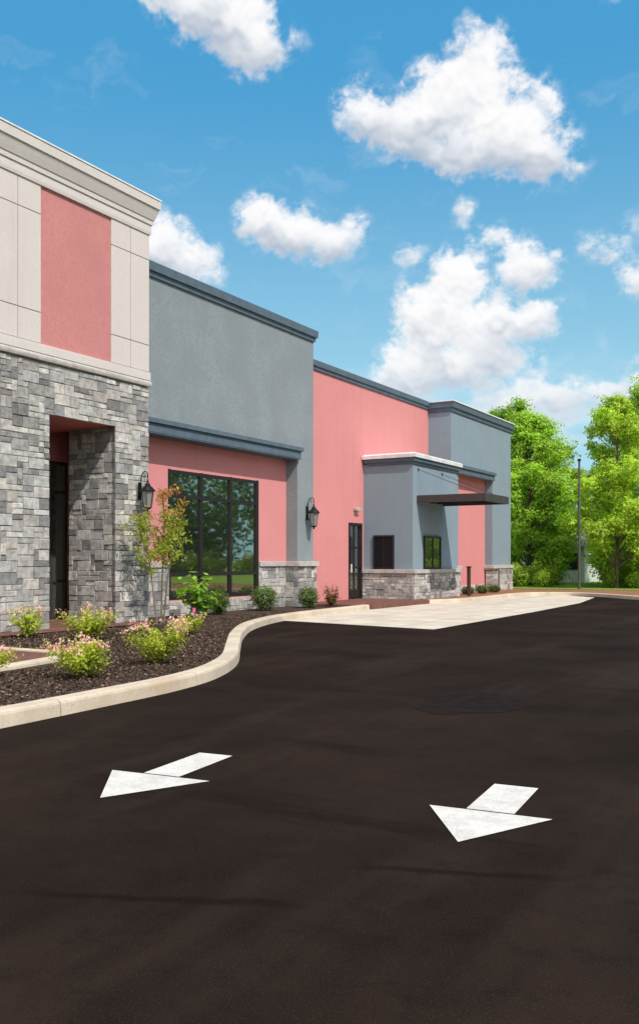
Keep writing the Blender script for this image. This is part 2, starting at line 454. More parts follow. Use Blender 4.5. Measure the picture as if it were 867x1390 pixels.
TX=-14.0
tower=kid(boxes('entry_tower',[(-20,TX-.05,4,16.28,5.5,9.0),],M['beige']))
kid(boxes('tower_rear_wall',[(-40,-20.05,4,17,0,7.5)],M['grey']),tower)
kid(boxes('pier_wall',[(-15.5,TX-.055,4,13.2,0,4.46)],M['mortar']),tower)
kid(boxes('pier_wall',[(-15.45,TX-.055,15.335,16.28,0,4.46)],M['mortar']),tower)
kid(boxes('lintel',[(-15.5,TX-.055,4,16.28,4.475,5.498)],M['mortar']),tower)
kid(boxes('entry_ceiling',[(-20,-14.12,13.1,15.4,4.455,4.474)],M['pinklift']),tower)
kid(boxes('entry_back_wall',[(-16.6,-16.25,4,16.0,3.82,5.45),(-16.6,-16.25,16.0,16.28,0.0,5.45)],M['pinklift']),tower)
kid(boxes('tower_side_wall',[(-20,-15.55,16.285,16.33,0,5.49)],M['beige']),tower)
st=ashlar([((TX-.05,4,.0),(0,1,0),(1,0,0),12.33,5.45,[(9.25,11.28,-1,4.46)]),
        ((-15.5,15.33,0),(1,0,0),(0,-1,0),1.46,4.46,[]),
        ((-15.5,16.29,0),(1,0,0),(0,1,0),1.48,5.45,[])],'stone_cladding',None,.114,3)
kid(st,tower)
kid(loft('stone_ledge',-20,TX,4,16.33,[(.0,5.47),(.035,5.48),(.045,5.52),(.045,5.56),(.02,5.60),(.0,5.605)],M['cap'],None),tower)
zs=[(5.82,6.42),(6.436,8.38),(8.396,8.97)]
for y0,y1 in ((10.6,11.23),(11.246,11.86),(11.876,12.48),(12.496,13.07),(15.085,15.69),(15.706,16.325),(5,6.9),(6.916,9),(9.016,10.584)):
    for z0,z1 in zs: kid(boxes('stucco_panel',[(TX-.06,TX-.005,y0,y1,z0,z1)],M['beige'],None,.004),tower)
kid(boxes('frieze_trim',[(TX-.06,TX+.03,4,16.345,5.607,5.80)],M['cream'],None,.01),tower)
kid(boxes('rose_panel',[(TX-.06,TX-.03,13.08,15.075,5.81,8.96)],M['pinkpanel']),tower)
kid(loft('cornice',-20,TX,4,16.33,[(.0,8.96),(.02,8.965),(.03,9.03),(.03,9.18),(.055,9.19),(.06,9.28),(.08,9.30),(.12,9.42),(.145,9.50),(.15,9.51),(.15,9.55),(.185,9.56),(.19,9.73),(.18,9.75)],M['cream']),tower)
kid(loft('roof_coping',-20,TX,4,16.33,[(.185,9.752),(.205,9.754),(.205,9.785),(.16,9.80)],M['white_metal']),tower)

def glazing(name,x,ys,zs_,parent,fw=.06,depth=.08,mat=None):
    bs=[]
    for i,y in enumerate(ys):
        w=fw if 0<i<len(ys)-1 else fw*1.2
        bs.append((x-depth,x,y-w/2,y+w/2,zs_[0]-fw/2,zs_[-1]+fw/2))
    for z in zs_:
        for a,b in zip(ys,ys[1:]):
            bs.append((x-depth+.003,x-.004,a+fw/2,b-fw/2,z-fw/2,z+fw/2))
    return kid(boxes('frame',bs,mat or M['dark_metal']),parent)
def window(name,x,ys,zs_,parent,fw=.06,inset=.045,depth=.09,gm='glass',fm_=None):
    w=kid(boxes(name,[(x-depth-.03,x-depth-.01,ys[0],ys[-1],zs_[0],zs_[-1])],M['dark']),parent)
    glazing('frame',x,ys,zs_,w,fw,depth,fm_)
    g=obj('glass',[(x-inset,ys[0],zs_[0]),(x-inset,ys[-1],zs_[0]),(x-inset,ys[-1],zs_[-1]),(x-inset,ys[0],zs_[-1])],[(0,1,2,3)],M[gm])
    kid(g,w); return w
window('storefront_window',-16.2,[9.5,10.6,11.7,12.8,13.9,14.9,15.45,15.9],[.16,1.0,3.1,3.78],B,.06,gm='entryglass',fm_=M['bronze'])

W0,W1=16.335,24.75
wing=kid(boxes('grey_wing',[(-16,-14.6,W0,W1,4.56,8.4),(-16,-14.602,23.8,W1-.002,0,4.558),],M['grey']))
kid(boxes('recessed_wall',[(-16,-15.0,W0,18.22,.0,4.555),(-16,-15.0,22.28,23.798,0,4.555),(-16,-15.002,18.222,22.278,3.80,4.553),(-16,-15.002,18.222,22.278,0,.47)],M['pink']),wing)
kid(boxes('trim_band',[(-14.598,-14.48,W0,23.83,4.56,4.78),(-14.598,-14.42,W0,23.90,4.782,4.90)],M['band'],None,.008),wing)
kid(boxes('trim_soffit',[(-15.0,-14.49,W0,23.79,4.535,4.557)],M['band']),wing)
kid(loft('parapet_cornice',-16,-14.6,W0-.3,W1,[(.0,8.3),(.05,8.302),(.06,8.42),(.11,8.43),(.12,8.64),(.08,8.655)],M['band']),wing)
window('display_window',-15.0,[18.26,19.59,20.92,22.24],[.52,1.12,3.14,3.76],wing,.10,.05,.10)
ashp=[((-15.0,W0,0),(0,1,0),(1,0,0),1.88,1.30,[]),((-15.0,18.23,0),(0,1,0),(1,0,0),4.04,.44,[]),((-15.0,22.29,0),(0,1,0),(1,0,0),1.51,1.30,[]),
      ((-15.0,23.745,0),(1,0,0),(0,-1,0),.46,1.30,[]),((-14.54,23.745,0),(0,1,0),(1,0,0),1.06,1.30,[]),]
kid(boxes('base_backing',[(-15.05,-14.545,23.75,24.80,0,1.30)],M['mortar']),wing)
kid(ashlar(ashp,'stone_base',None,.12,5),wing)
for bsx in ((-15.01,-14.92,22.30,23.66,1.305,1.45),(-15.01,-14.92,W0,18.19,1.305,1.45),(-15.06,-14.44,23.665,24.86,1.303,1.453)):
    kid(boxes('stone_sill',[bsx],M['cap'],None,.012),wing)

PX=-15.2
pk=kid(boxes('pink_wall',[(-16,PX,24.76,28.17,0,7.72),(-16,PX,29.17,35.12,0,7.72),(-16,PX-.002,28.172,29.168,2.80,7.718)],M['pink']))
kid(loft('parapet_cornice',-16,PX,24.9,35.0,[(0,7.68),(.05,7.69),(.06,7.80),(.10,7.81),(.11,7.99),(.07,8.0)],M['band']),pk)
dr=kid(boxes('door',[(PX-.12,PX-.06,28.20,29.14,.15,2.77)],M['dark']),pk)
kid(boxes('frame',[(PX-.1,PX+.025,28.17,28.25,.13,2.80),(PX-.1,PX+.025,29.09,29.17,.13,2.80),(PX-.1,PX+.022,28.252,29.088,2.70,2.798),(PX-.06,PX-.03,28.252,29.088,.15,.45),(PX-.06,PX-.03,28.64,28.70,.452,2.69),(PX-.06,PX-.031,28.252,29.088,1.2,1.26),(PX-.06,PX-.031,28.252,29.088,1.9,1.96)],M['dark_metal']),dr)
kid(obj('glass',[(PX-.055,28.26,.3),(PX-.055,29.08,.3),(PX-.055,29.08,2.69),(PX-.055,28.26,2.69)],[(0,1,2,3)],M['glass']),dr)
kid(boxes('handle',[(PX-.02,PX+.03,28.36,28.39,1.05,1.35)],M['white_metal'],None,.008),dr)
kid(boxes('service_light',[(PX,PX+.16,28.55,28.85,3.22,3.34),(PX,PX+.06,28.62,28.78,3.1,3.219)],M['cap'],None,.02),pk)

bx=kid(boxes('drive_through_bay',[(PX+.002,-13.27,29.3,33.4,0,4.9)],M['blue']))
kid(loft('bay_cornice',PX+.2,-13.27,29.3,33.4,[(0,4.84),(.05,4.85),(.06,4.93),(.11,4.94),(.12,5.08)],M['band']),bx)
kid(loft('roof_coping',PX+.2,-13.27,29.3,33.4,[(.13,5.081),(.17,5.07),(.18,5.19),(.10,5.24),(-.2,5.245)],M['white_metal']),bx)
kid(boxes('base_backing',[(PX+.004,-13.215,29.245,33.455,0,1.02)],M['mortar']),bx)
kid(ashlar([((PX,29.24,0),(1,0,0),(0,-1,0),1.99,1.02,[]),((-13.21,29.24,0),(0,1,0),(1,0,0),4.22,1.02,[])],'stone_base',None,.115,8),bx)
kid(boxes('stone_sill',[(PX+.006,-13.12,29.15,33.55,1.023,1.16)],M['cap'],None,.012),bx)
sw=kid(boxes('side_window',[(-14.76,-14.01,29.285,29.299,1.2,2.34)],M['dark']),bx)
kid(boxes('frame',[(-14.79,-14.73,29.24,29.298,1.17,2.37),(-14.04,-13.98,29.24,29.298,1.17,2.37),(-14.728,-14.042,29.242,29.298,2.31,2.37),(-14.728,-14.042,29.242,29.298,1.17,1.23),(-14.40,-14.37,29.25,29.298,1.232,2.308)],M['dark_metal']),sw)
kid(obj('glass',[(-14.73,29.27,1.22),(-14.04,29.27,1.22),(-14.04,29.27,2.32),(-14.73,29.27,2.32)],[(0,1,2,3)],M['darkglass']),sw)
vw=kid(boxes('serving_window',[(-13.269,-13.255,30.24,31.65,1.2,2.3)],M['dark']),bx)
kid(boxes('frame',[(-13.268,-13.2,30.18,30.25,1.17,2.36),(-13.268,-13.2,31.62,31.69,1.17,2.36),(-13.268,-13.203,30.252,31.618,2.29,2.357),(-13.268,-13.18,30.252,31.618,1.172,1.235),(-13.268,-13.205,30.92,30.98,1.237,2.288)],M['dark_metal']),vw)
kid(obj('glass',[(-13.23,30.24,1.2),(-13.23,31.63,1.2),(-13.23,31.63,2.3),(-13.23,30.24,2.3)],[(0,1,2,3)],M['midglass']),vw)
aw=kid(boxes('awning',[(-13.26,-10.75,29.62,29.70,3.50,3.76),(-10.83,-10.75,29.702,31.98,3.50,3.76),(-13.26,-10.75,31.982,32.06,3.50,3.76),(-13.262,-10.832,29.702,31.98,3.62,3.65)],M['awning']),bx)
for y in (30.2,30.8,31.4):
    kid(boxes('crossbeam',[(-13.25,-10.84,y,y+.05,3.54,3.618)],M['dark_metal']),aw)
for y in (29.75,31.9):
    v,f=tube([(-13.26,y,4.68),(-11.0,y,3.76)],.009,6);kid(obj('support_rod',v,f,M['dark_metal']),aw)
    kid(boxes('rod_bracket',[(-13.268,-13.24,y-.03,y+.03,4.64,4.72)],M['dark_metal']),aw)

ET=-14.2;E0,E1=35.1,42.63
et=kid(boxes('end_tower',[(-22,ET,E0,E1,5.1,7.65),(-22,ET-.002,E0+.002,35.9,0,5.098),(-22,ET-.002,40.04,E1-.002,0,5.098)],M['blue']))
kid(boxes('recessed_wall',[(-22,-14.55,35.902,40.038,0,5.095)],M['pink']),et)
kid(boxes('trim_band',[(ET+.002,ET+.10,35.7,40.1,5.08,5.30),(ET+.002,ET+.16,35.64,40.16,5.302,5.44)],M['band'],None,.008),et)
kid(loft('parapet_cornice',-22,ET,E0,E1,[(0,7.55),(.05,7.56),(.07,7.70),(.12,7.72),(.14,7.95)],M['band']),et)
kid(loft('roof_coping',-22,ET,E0,E1,[(.15,7.951),(.17,7.952),(.17,8.0),(.05,8.02)],M['white_metal']),et)
kid(boxes('base_backing',[(-15.1,ET+.055,35.04,35.95,0,1.1)],M['mortar']),et)
kid(boxes('base_backing',[(-14.6,ET+.055,39.99,E1+.05,0,1.1)],M['mortar']),et)
kid(ashlar([((-15.1,35.035,0),(1,0,0),(0,-1,0),.96,1.1,[]),((ET+.06,35.035,0),(0,1,0),(1,0,0),.91,1.1,[])],'stone_base',None,.12,9),et)
kid(ashlar([((-14.55,35.95,0),(0,1,0),(1,0,0),4.03,.4,[])],'stone_base',None,.12,29),et)
kid(ashlar([((-14.55,39.985,0),(1,0,0),(0,-1,0),.42,1.1,[]),((ET+.06,39.985,0),(0,1,0),(1,0,0),2.7,1.1,[])],'stone_base',None,.12,19),et)
kid(boxes('stone_sill',[(-15.1,ET+.13,34.96,36.02,1.103,1.25)],M['cap'],None,.012),et)
kid(boxes('stone_sill',[(-14.6,ET+.13,39.9,E1+.1,1.103,1.25)],M['cap'],None,.012),et)

def lantern(x,y,zt,parent,s=.86):
    P3=lambda pts:[(x+(a-x)*s,y+(b-y)*s,zt+(c-zt)*s) for a,b,c in pts]
    SC=lambda vf:([Vector((x+(p[0]-x)*s,y+(p[1]-y)*s,zt+(p[2]-zt)*s)) for p in vf[0]],vf[1])
    Z=zt
    cx=x+.28
    parts=[boxdata([(x,x+.025,y-.06,y+.06,zt-.66,zt-.20)])]
    arm=[(x+.02,y,zt-.58),(x+.07,y,zt-.40),(x+.05,y,zt-.18),(x+.10,y,zt+.02),(x+.20,y,zt+.08),(cx,y,zt+.02),(cx,y,zt-.09)]
    parts.append(tube(catmull(arm,5),.014,6))
    sc=[(x+.10+.10*t*math.cos(t*8),y,zt-.60+.10*t*math.sin(t*8)) for t in [i/16 for i in range(3,17)]]
    parts.append(tube(sc,.010,6))
    sc=[(x+.16+.075*t*math.cos(2+t*7),y,zt-.04+.075*t*math.sin(2+t*7)) for t in [i/14 for i in range(3,15)]]
    parts.append(tube(sc,.009,6))
    br=kid(obj('wall_lantern',*SC(merge(parts)),M['black_metal'],None,False),parent)
    cp=[]
    zu=zt-.08
    zb,zc=zu-.80,zu-.36
    cp.append(lathe(cx,y,[(.02,zb-.10),(.035,zb-.07),(.02,zb-.05),(.10,zb-.01),(.115,zb+.015)],6))
    for k in range(6):
        a=2*math.pi*k/6
        cp.append(tube([(cx+.108*math.cos(a),y+.108*math.sin(a),zb),(cx+.168*math.cos(a),y+.168*math.sin(a),zc)],.009,4))
    cp.append(lathe(cx,y,[(.19,zc-.005),(.205,zc+.01),(.19,zc+.03),(.12,zc+.11),(.07,zc+.15),(.075,zc+.17),(.05,zc+.21),(.02,zc+.24),(.028,zc+.27),(.012,zc+.31),(.004,zc+.36)],12))
    kid(obj('lantern_frame',*SC(merge(cp)),M['black_metal'],None,False),br)
    kid(obj('lamp_glass',*SC(lathe(cx,y,[(.098,zb+.016),(.155,zc-.008)],6)),M['lampglass']),br)
lantern(-13.95,15.93,3.42,B)
lantern(-14.6,24.35,3.34,B,.92)

pm=boxes('wooden_post',[(-12.95,-12.83,33.62,33.74,0,1.2)],M['brown'],None,.01)
kc=boxes('cap',[(-12.97,-12.81,33.60,33.76,1.2,1.25)],M['dark_metal'],None,.01);kc.parent=pm
tag(pm,'short square brown post beside the drive-through bay','post')
v,f=tube([(-13.5,37.2,.1),(-13.5,37.2,1.05),(-13.5,38.9,1.05),(-13.5,38.9,.1)],.03,8)
o=obj('handrail',v,f,M['brown']);tag(o,'low brown metal handrail by the end tower','railing')

# ------------------------------------------------------------------ vegetation
UP=np.array([[0,0,.45]])
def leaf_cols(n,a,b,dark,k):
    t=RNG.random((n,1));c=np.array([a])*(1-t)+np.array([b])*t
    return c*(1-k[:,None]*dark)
def tree(name,x,y,h,r,trunk_h,nclump,nleaf,leafsize,a,b,label,seed,tr=.14,rz=1.0):
    rr=random.Random(seed);g=np.random.default_rng(seed)
    E=empty(name,(x,y,0))
    parts=[];clumps=[]
    top=h*.93
    pts=[(0,0,-.1)];
    for i in range(1,7):
        t=i/6;pts.append((rr.uniform(-.12,.12)*t*r*.6,rr.uniform(-.12,.12)*t*r*.6,top*t))
    parts.append(tube(pts,[tr*(1-.85*i/6)+.015 for i in range(7)],8))
    for k in range(nclump):
        t=(k+.5)/nclump
        z=trunk_h+(h-trunk_h)*(t**.9)*.96
        rel=(z-trunk_h)/(h-trunk_h)
        env=r*(math.sin(math.pi*min(1,(rel*.78+.22)))**.65)*rz
        an=rr.uniform(0,2*math.pi)+k*2.4;d=env*rr.uniform(.3,.95)
        cr=r*rr.uniform(.15,.37)*(1.0-.3*rel)
        cx,cy=d*math.cos(an),d*math.sin(an)
        clumps.append((cx,cy,z,cr))
        zb=max(trunk_h*.75,z-d*.75-.3)
        parts.append(tube([(0,0,zb),(cx*.45,cy*.45,zb+(z-zb)*.45+.05),(cx*.9,cy*.9,z-.1)],[tr*.42*(1-rel*.5),tr*.25,.012],5))
    o=obj('trunk',*merge(parts),M['bark']);o.parent=E
    w=np.array([c[3]**2 for c in clumps]);w/=w.sum()
    ci=g.choice(len(clumps),size=nleaf,p=w);C=np.array(clumps)[ci]
    dv=g.normal(size=(nleaf,3));dv/=np.linalg.norm(dv,axis=1)[:,None]
    rad=g.uniform(.2,1.08,size=nleaf)**.6
    lump=1+.35*np.sin(dv[:,0]*6+C[:,0]*3)+.3*np.sin(dv[:,2]*8+C[:,1]*5)
    Pp=C[:,:3]+dv*(C[:,3]*rad*lump)[:,None]*np.array([1,1,.75])
    Pp[:,2]=np.maximum(Pp[:,2],.15)
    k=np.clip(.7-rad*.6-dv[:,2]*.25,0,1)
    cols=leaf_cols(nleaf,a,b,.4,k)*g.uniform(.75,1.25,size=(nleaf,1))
    tone=np.array([rr.uniform(.82,1.2) for _ in clumps])[ci][:,None]
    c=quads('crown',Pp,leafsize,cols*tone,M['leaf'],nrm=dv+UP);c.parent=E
    tag(E,label,'tree','roadside trees beyond the building');return E
A1,A2=(.27,.47,.06),(.46,.65,.085)
tree('tree',-15.9,51.0,9.9,2.9,.3,120,76000,.074,A1,A2,'leafy green maple tree beside the end of the building',1)
tree('tree',-10.2,46.9,9.7,2.4,1.4,90,52000,.068,(.33,.52,.065),(.55,.70,.09),'slender light-green tree with thin trunk on mulch island',2,.09)
tree('tree',-9.1,52.5,11.6,3.6,.4,120,72000,.080,A1,A2,'tall light-green tree at the edge of the lawn',3)
tree('tree',-19.8,59,12.2,3.6,1.2,80,36000,.09,(.18,.34,.045),(.33,.50,.06),'dense green tree behind the building end',4)
tree('tree',-16.4,66,8.0,3.2,.3,90,40000,.095,(.22,.38,.05),(.38,.54,.07),'medium green tree across the lawn',5)
tree('tree',-8.0,48.2,6.8,2.2,.2,80,46000,.068,A1,A2,'broad low green tree on the mulch island',6)
def wood(name,x0,x1,y0,y1,h,n,size,seed,a,b,m=90):
    g=np.random.default_rng(seed)
    cx=g.uniform(x0,x1,m);cy=g.uniform(y0,y1,m);cz=g.uniform(.12,.80,m)*h;cr=g.uniform(.2,.42,m)*h
    ci=g.integers(0,m,n);dv=g.normal(size=(n,3));dv/=np.linalg.norm(dv,axis=1)[:,None]
    rad=g.uniform(.5,1,n)
    Pp=np.stack([cx[ci],cy[ci],cz[ci]],1)+dv*(cr[ci]*rad)[:,None]
    Pp[:,2]=np.maximum(Pp[:,2],.1)
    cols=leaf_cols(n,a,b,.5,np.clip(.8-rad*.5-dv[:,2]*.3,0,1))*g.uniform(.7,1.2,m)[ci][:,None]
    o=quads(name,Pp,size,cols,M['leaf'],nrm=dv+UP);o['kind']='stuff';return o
wood('woodland',-60,30,88,112,8.0,36000,.34,11,(.20,.36,.05),(.36,.52,.07),110)
wood('hedgerow',-24,8,62,70,4.6,56000,.12,12,(.26,.42,.055),(.44,.60,.075),150)
wood('low_bushes',-11.0,-4,46.2,48.5,1.5,26000,.055,15,(.26,.42,.05),(.46,.60,.08),55)
wood('verge_bushes',-19,-13.6,46,49,1.3,16000,.055,16,(.26,.42,.05),(.46,.60,.08),40)
wood('opposite_woodland',34,48,10,100,21,60000,.32,13,(.07,.14,.02),(.24,.36,.045),150)
wood('opposite_hedge',27,31,15,95,2.6,24000,.16,17,(.30,.42,.05),(.60,.62,.06),150)
sheet('grass_verge',[(22.2,-20),(60,-20),(60,41.5),(22.2,41.5)],.02,M['grass'])

def shrub(name,x,y,r,h,n,ls,a,b,label,cat='shrub',flowers=0,fcol=(.85,.50,.50),group='low flowering shrubs in the mulch bed',seed=1,rnd=False):
    g=np.random.default_rng(seed);E=empty(name,(x,y,.085));parts=[]
    ns=15 if not rnd else 6;tips=[]
    for k in range(ns):
        an=2*math.pi*k/ns*3+g.uniform(-.4,.4);d=r*g.uniform(.3,1.1);hh=h*g.uniform(.4,1.0)
        tips.append((d*math.cos(an),d*math.sin(an),hh))
        parts.append(tube([(0,0,-.02),(d*.4*math.cos(an),d*.4*math.sin(an),hh*.5),tips[-1]],[.008,.006,.003],5))
    o=obj('stem',*merge(parts),M['bark']);o.parent=E
    if rnd:
        dv=g.normal(size=(n,3));dv/=np.linalg.norm(dv,axis=1)[:,None];rad=g.uniform(.5,1,n)*(1+.14*np.sin(dv[:,0]*9+seed)*np.sin(dv[:,2]*8+seed))
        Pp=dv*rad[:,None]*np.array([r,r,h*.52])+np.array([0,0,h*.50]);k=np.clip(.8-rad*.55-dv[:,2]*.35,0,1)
    else:
        T=np.array(tips+[(0,0,h*.75)]);ci=g.integers(0,len(T),n);dv=g.normal(size=(n,3))*np.array([r*.13,r*.13,h*.09])
        Pp=T[ci]*g.uniform(.30,1.08,size=(n,1))+dv;Pp[:,2]=np.abs(Pp[:,2])+.02
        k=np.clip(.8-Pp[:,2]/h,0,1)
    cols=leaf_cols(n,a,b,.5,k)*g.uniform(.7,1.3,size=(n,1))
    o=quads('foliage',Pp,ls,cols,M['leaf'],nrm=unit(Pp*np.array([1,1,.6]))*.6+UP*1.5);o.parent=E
    if flowers:
        top=Pp[np.argsort(-(Pp[:,2]+np.linalg.norm(Pp[:,:2],axis=1)*.5))[:max(flowers*4,50)]]
        c=top[g.integers(0,len(top),flowers)]
        c=np.repeat(c,6,axis=0)+g.normal(size=(flowers*6,3))*.018+np.array([0,0,.025])
        fc=np.array([fcol])*g.uniform(.75,1.1,size=(len(c),1))
        o=quads('blossom',c,.015,np.clip(fc,0,.88),M['petal'],aspect=.9);o.parent=E
    tag(E,label,cat,group);return E
Y1,Y2=(.32,.42,.045),(.58,.64,.09)
fl='pale pink flowering yellow-green shrub in dark mulch'
shrub('flowering_shrub',-12.9,11.75,.34,.50,1100,.030,Y1,Y2,fl,flowers=34,seed=1)
shrub('flowering_shrub',-11.55,11.9,.46,.54,1600,.030,Y1,Y2,fl,flowers=56,seed=2)
shrub('flowering_shrub',-7.95,8.1,.46,.44,2900,.022,Y1,Y2,fl,flowers=80,seed=3)
shrub('flowering_shrub',-8.15,9.7,.40,.50,2500,.023,Y1,Y2,fl,flowers=60,seed=4)
shrub('flowering_shrub',-9.0,7.55,.36,.38,1800,.022,Y1,Y2,fl,flowers=45,seed=5)
shrub('flowering_shrub',-10.9,13.9,.28,.34,800,.028,Y1,Y2,fl,flowers=24,seed=14)
G1,G2=(.08,.15,.035),(.20,.30,.065)
gr='clipped evergreen shrubs along the building base'
shrub('round_shrub',-14.25,19.3,.34,.62,2200,.03,G1,G2,'rounded dark green shrub below the display window',group=gr,seed=6,rnd=True)
shrub('round_shrub',-14.2,21.4,.42,.70,2600,.03,G1,G2,'rounded dark green shrub below the display window',group=gr,seed=7,rnd=True)
shrub('round_shrub',-13.95,23.35,.34,.62,2000,.03,G1,G2,'rounded green shrub by the stone pilaster',group=gr,seed=8,rnd=True)
shrub('round_shrub',-13.7,24.35,.25,.56,1100,.03,(.15,.09,.03),(.26,.18,.06),'small bronze-leaved shrub by the stone pilaster',group=gr,seed=9)
for i,(x,y) in enumerate(((-13.5,35.2),(-13.4,36.5),(-13.4,38.0))):
    shrub('round_shrub',x,y,.30,.36,900,.035,G1,(.18,.22,.07),'small rounded shrub in mulch by the end tower',group=gr,seed=20+i,rnd=True)
shrub('broadleaf_plant',-13.85,17.95,.44,1.0,340,.10,(.18,.38,.05),(.34,.56,.09),'tall broad-leaved bright green plant with yellow bloom','plant',5,(.8,.55,.03),'single plants by the window',seed=10)

def myrtle(x,y):
    g=np.random.default_rng(42);rr=random.Random(5)
    E=empty('young_tree',(x,y,.085));parts=[];tips=[]
    for k,(dx,dy,h) in enumerate(((-.16,-.44,2.4),(.04,.02,2.85),(.14,.26,2.6))):
        p=[(0+.05*dx,0+.3*dy,-.05),(dx*.35,dy*.5,h*.33),(dx*.75+.04,dy*.8,h*.66),(dx*1.1,dy*1.15,h)]
        parts.append(tube(catmull(p,4),[.022-.0013*i for i in range(13)],6))
        for q in range(20):
            t=rr.uniform(.46,1);bx=dx*1.1*t;by=dy*1.15*t;bz=h*t
            sp_=.30*math.sin(math.pi*(t-.40)/.75)+.08
            e=(bx+rr.uniform(-sp_,sp_),by+rr.uniform(-sp_,sp_),bz+rr.uniform(.02,.26))
            parts.append(tube([(bx,by,bz),((bx+e[0])/2,(by+e[1])/2,(bz+e[2])/2+.04),e],[.007,.005,.003],4));tips.append(((bx+e[0])/2,(by+e[1])/2,(bz+e[2])/2));tips.append(e)
    o=obj('trunk',*merge(parts),M['bark']);o.parent=E
    T=np.array(tips);n=2900;ci=g.integers(0,len(T),n)
    Pp=T[ci]+g.normal(size=(n,3))*.06
    cols=leaf_cols(n,(.32,.42,.055),(.52,.60,.10),.4,g.random(n))
    red=g.random(n)<np.clip((Pp[:,2]-2.25)*1.2,.05,.75);cols[red]=np.array([.52,.20,.11])*g.uniform(.6,1.3,size=(red.sum(),1))
    o=quads('crown',Pp,.042,cols,M['leaf'],aspect=.42);o.parent=E
    tag(E,'young multi-stemmed crape myrtle with green and red leaves','tree')
myrtle(-13.25,15.85)

fm=plain('pink_flag',(.75,.12,.25),.6)
def flag(x,y,label):
    o=obj('marker_flag',*tube([(x,y,.05),(x+.01,y,.42)],.006,5),M['pole'])
    f=obj('flag',[(x+.01,y,.32),(x+.02,y+.10,.33),(x+.02,y+.10,.41),(x+.01,y,.42)],[(0,1,2,3)],fm);f.parent=o
    tag(o,label,'flag','small pink utility flags')
flag(-12.9,16.5,'small pink utility flag on wire in the mulch bed')
flag(-12.95,23.5,'small pink utility flag on wire near the kerb')

o=obj('light_pole',*tube([(-11.3,44,0),(-11.3,44,3),(-11.3,44,6.2)],[.06,.055,.05],8),M['pole'])
hd=boxes('pole_cap',[(-11.37,-11.23,43.93,44.07,6.2,6.30)],M['dark_metal'],None,.01);hd.parent=o
tag(o,'slim plain dark pole standing on the mulch island','pole')
hs=boxes('white_house',[(-18.2,-14.2,56.5,61,0,2.3)],M['housewall']);tag(hs,'low white house behind the trees with grey roof','house')
rf=obj('roof',[(-18.5,56.2,2.3),(-13.9,56.2,2.3),(-13.9,61.3,2.3),(-18.5,61.3,2.3),(-18.5,58.7,3.3),(-13.9,58.7,3.3)],[(0,1,5,4),(2,3,4,5),(0,4,3),(1,2,5)],M['houseroof']);rf.parent=hs
for x in (-17.4,-15.4):
    wn=boxes('window',[(x,x+.8,56.45,56.49,.9,1.9)],M['midglass']);wn.parent=hs

# ------------------------------------------------------------------ clouds : sky dome patches far beyond the scene
C0=-30.15
TAB=np.random.default_rng(99).random((512,512))
def vn(x,y,s):
    x=x+s*37.3;y=y+s*91.7
    xi=np.floor(x).astype(int);yi=np.floor(y).astype(int);fx=x-xi;fy=y-yi
    fx=fx*fx*fx*(fx*(fx*6-15)+10);fy=fy*fy*fy*(fy*(fy*6-15)+10)
    a=TAB[xi%512,yi%512];b=TAB[(xi+1)%512,yi%512];c=TAB[xi%512,(yi+1)%512];d=TAB[(xi+1)%512,(yi+1)%512]
    return (a*(1-fx)+b*fx)*(1-fy)+(c*(1-fx)+d*fx)*fy
def fbm(x,y,o,s,gain=.5):
    r=0;amp=1;t=0;ca,sa=math.cos(.6),math.sin(.6)
    for i in range(o):
        r=r+amp*vn(x,y,s+i);t+=amp;amp*=gain
        x,y=(x*ca-y*sa)*2.03,(x*sa+y*ca)*2.03
    return r/t
clouds=[(-6.1,30.9,4.0,1.9),(-3.9,29.2,2.6,1.5),(-9.2,31.5,2.3,1.2),(-4.5,28.0,1.0,.7),
(3.2,25.8,2.2,1.4),(5.8,25.1,2.8,2.0),(9.4,27.0,2.4,2.4),(11.4,24.5,3.0,2.2),(13.6,22.9,2.5,1.5),(8.7,23.6,3.2,1.4),(15.4,22.3,1.3,.8),(7.3,26.2,2.2,1.9),
(-3.3,20.3,1.7,1.5),(-1.5,19.6,2.3,1.5),(.8,19.3,2.1,1.4),(2.3,20.4,.9,.7),(.3,18.1,1.1,.6),(-3.6,21.2,.9,.8),
(-9.5,18.8,2,1.5),(-7.9,17.8,1.9,1.2),(-7,16.8,1.2,.8),
(5.6,18.3,1.1,.85),(8.7,20.4,.8,.9),
(10.9,18.9,1.4,.9),(12.7,17.2,1.8,1.5),(8.5,16.8,1.7,1.8),(7.1,14.4,2.1,2.0),(9.9,13.9,2.8,2.1),(12.8,14.2,2.2,1.3),(5.8,11.8,2.3,1.6),(9.8,11.8,3.8,1.5),(4.8,10.4,2.2,1.1),
(17,18,1.4,.8),(19.2,16,1.0,1.1),(19,19.3,1.0,.6),(17.8,31.3,1.9,1.0),
(13.6,9.6,4.5,1.3),(18.5,9.9,3,1.1),(10,8.2,5,1.0),(16.8,13,.5,.5),(19.5,12,1.0,.7),
(25,24,3.2,1.8),(28,22.8,2.4,1.4),(24,14,3,1.6),(29,12,4,1.6),(-26,22,3.5,2),(-29,30,4,2),(-22,13,3,1.6)]
STEP=.055
az=np.arange(-33,33,STEP);el=np.arange(5.5,37,STEP)
A,Eg=np.meshgrid(az,el)
w1=fbm(A*.5,Eg*.5,3,1)-.5;w2=fbm(A*.5,Eg*.5,3,11)-.5
w3=fbm(A*1.6,Eg*1.6,4,21,.5)-.5;w4=fbm(A*1.6,Eg*1.6,4,31,.5)-.5
WA=A+w1*1.6+w3*.8;WE=Eg+w2*1.2+w4*.6
H=np.zeros_like(A)
cr=random.Random(4)
circ=[]
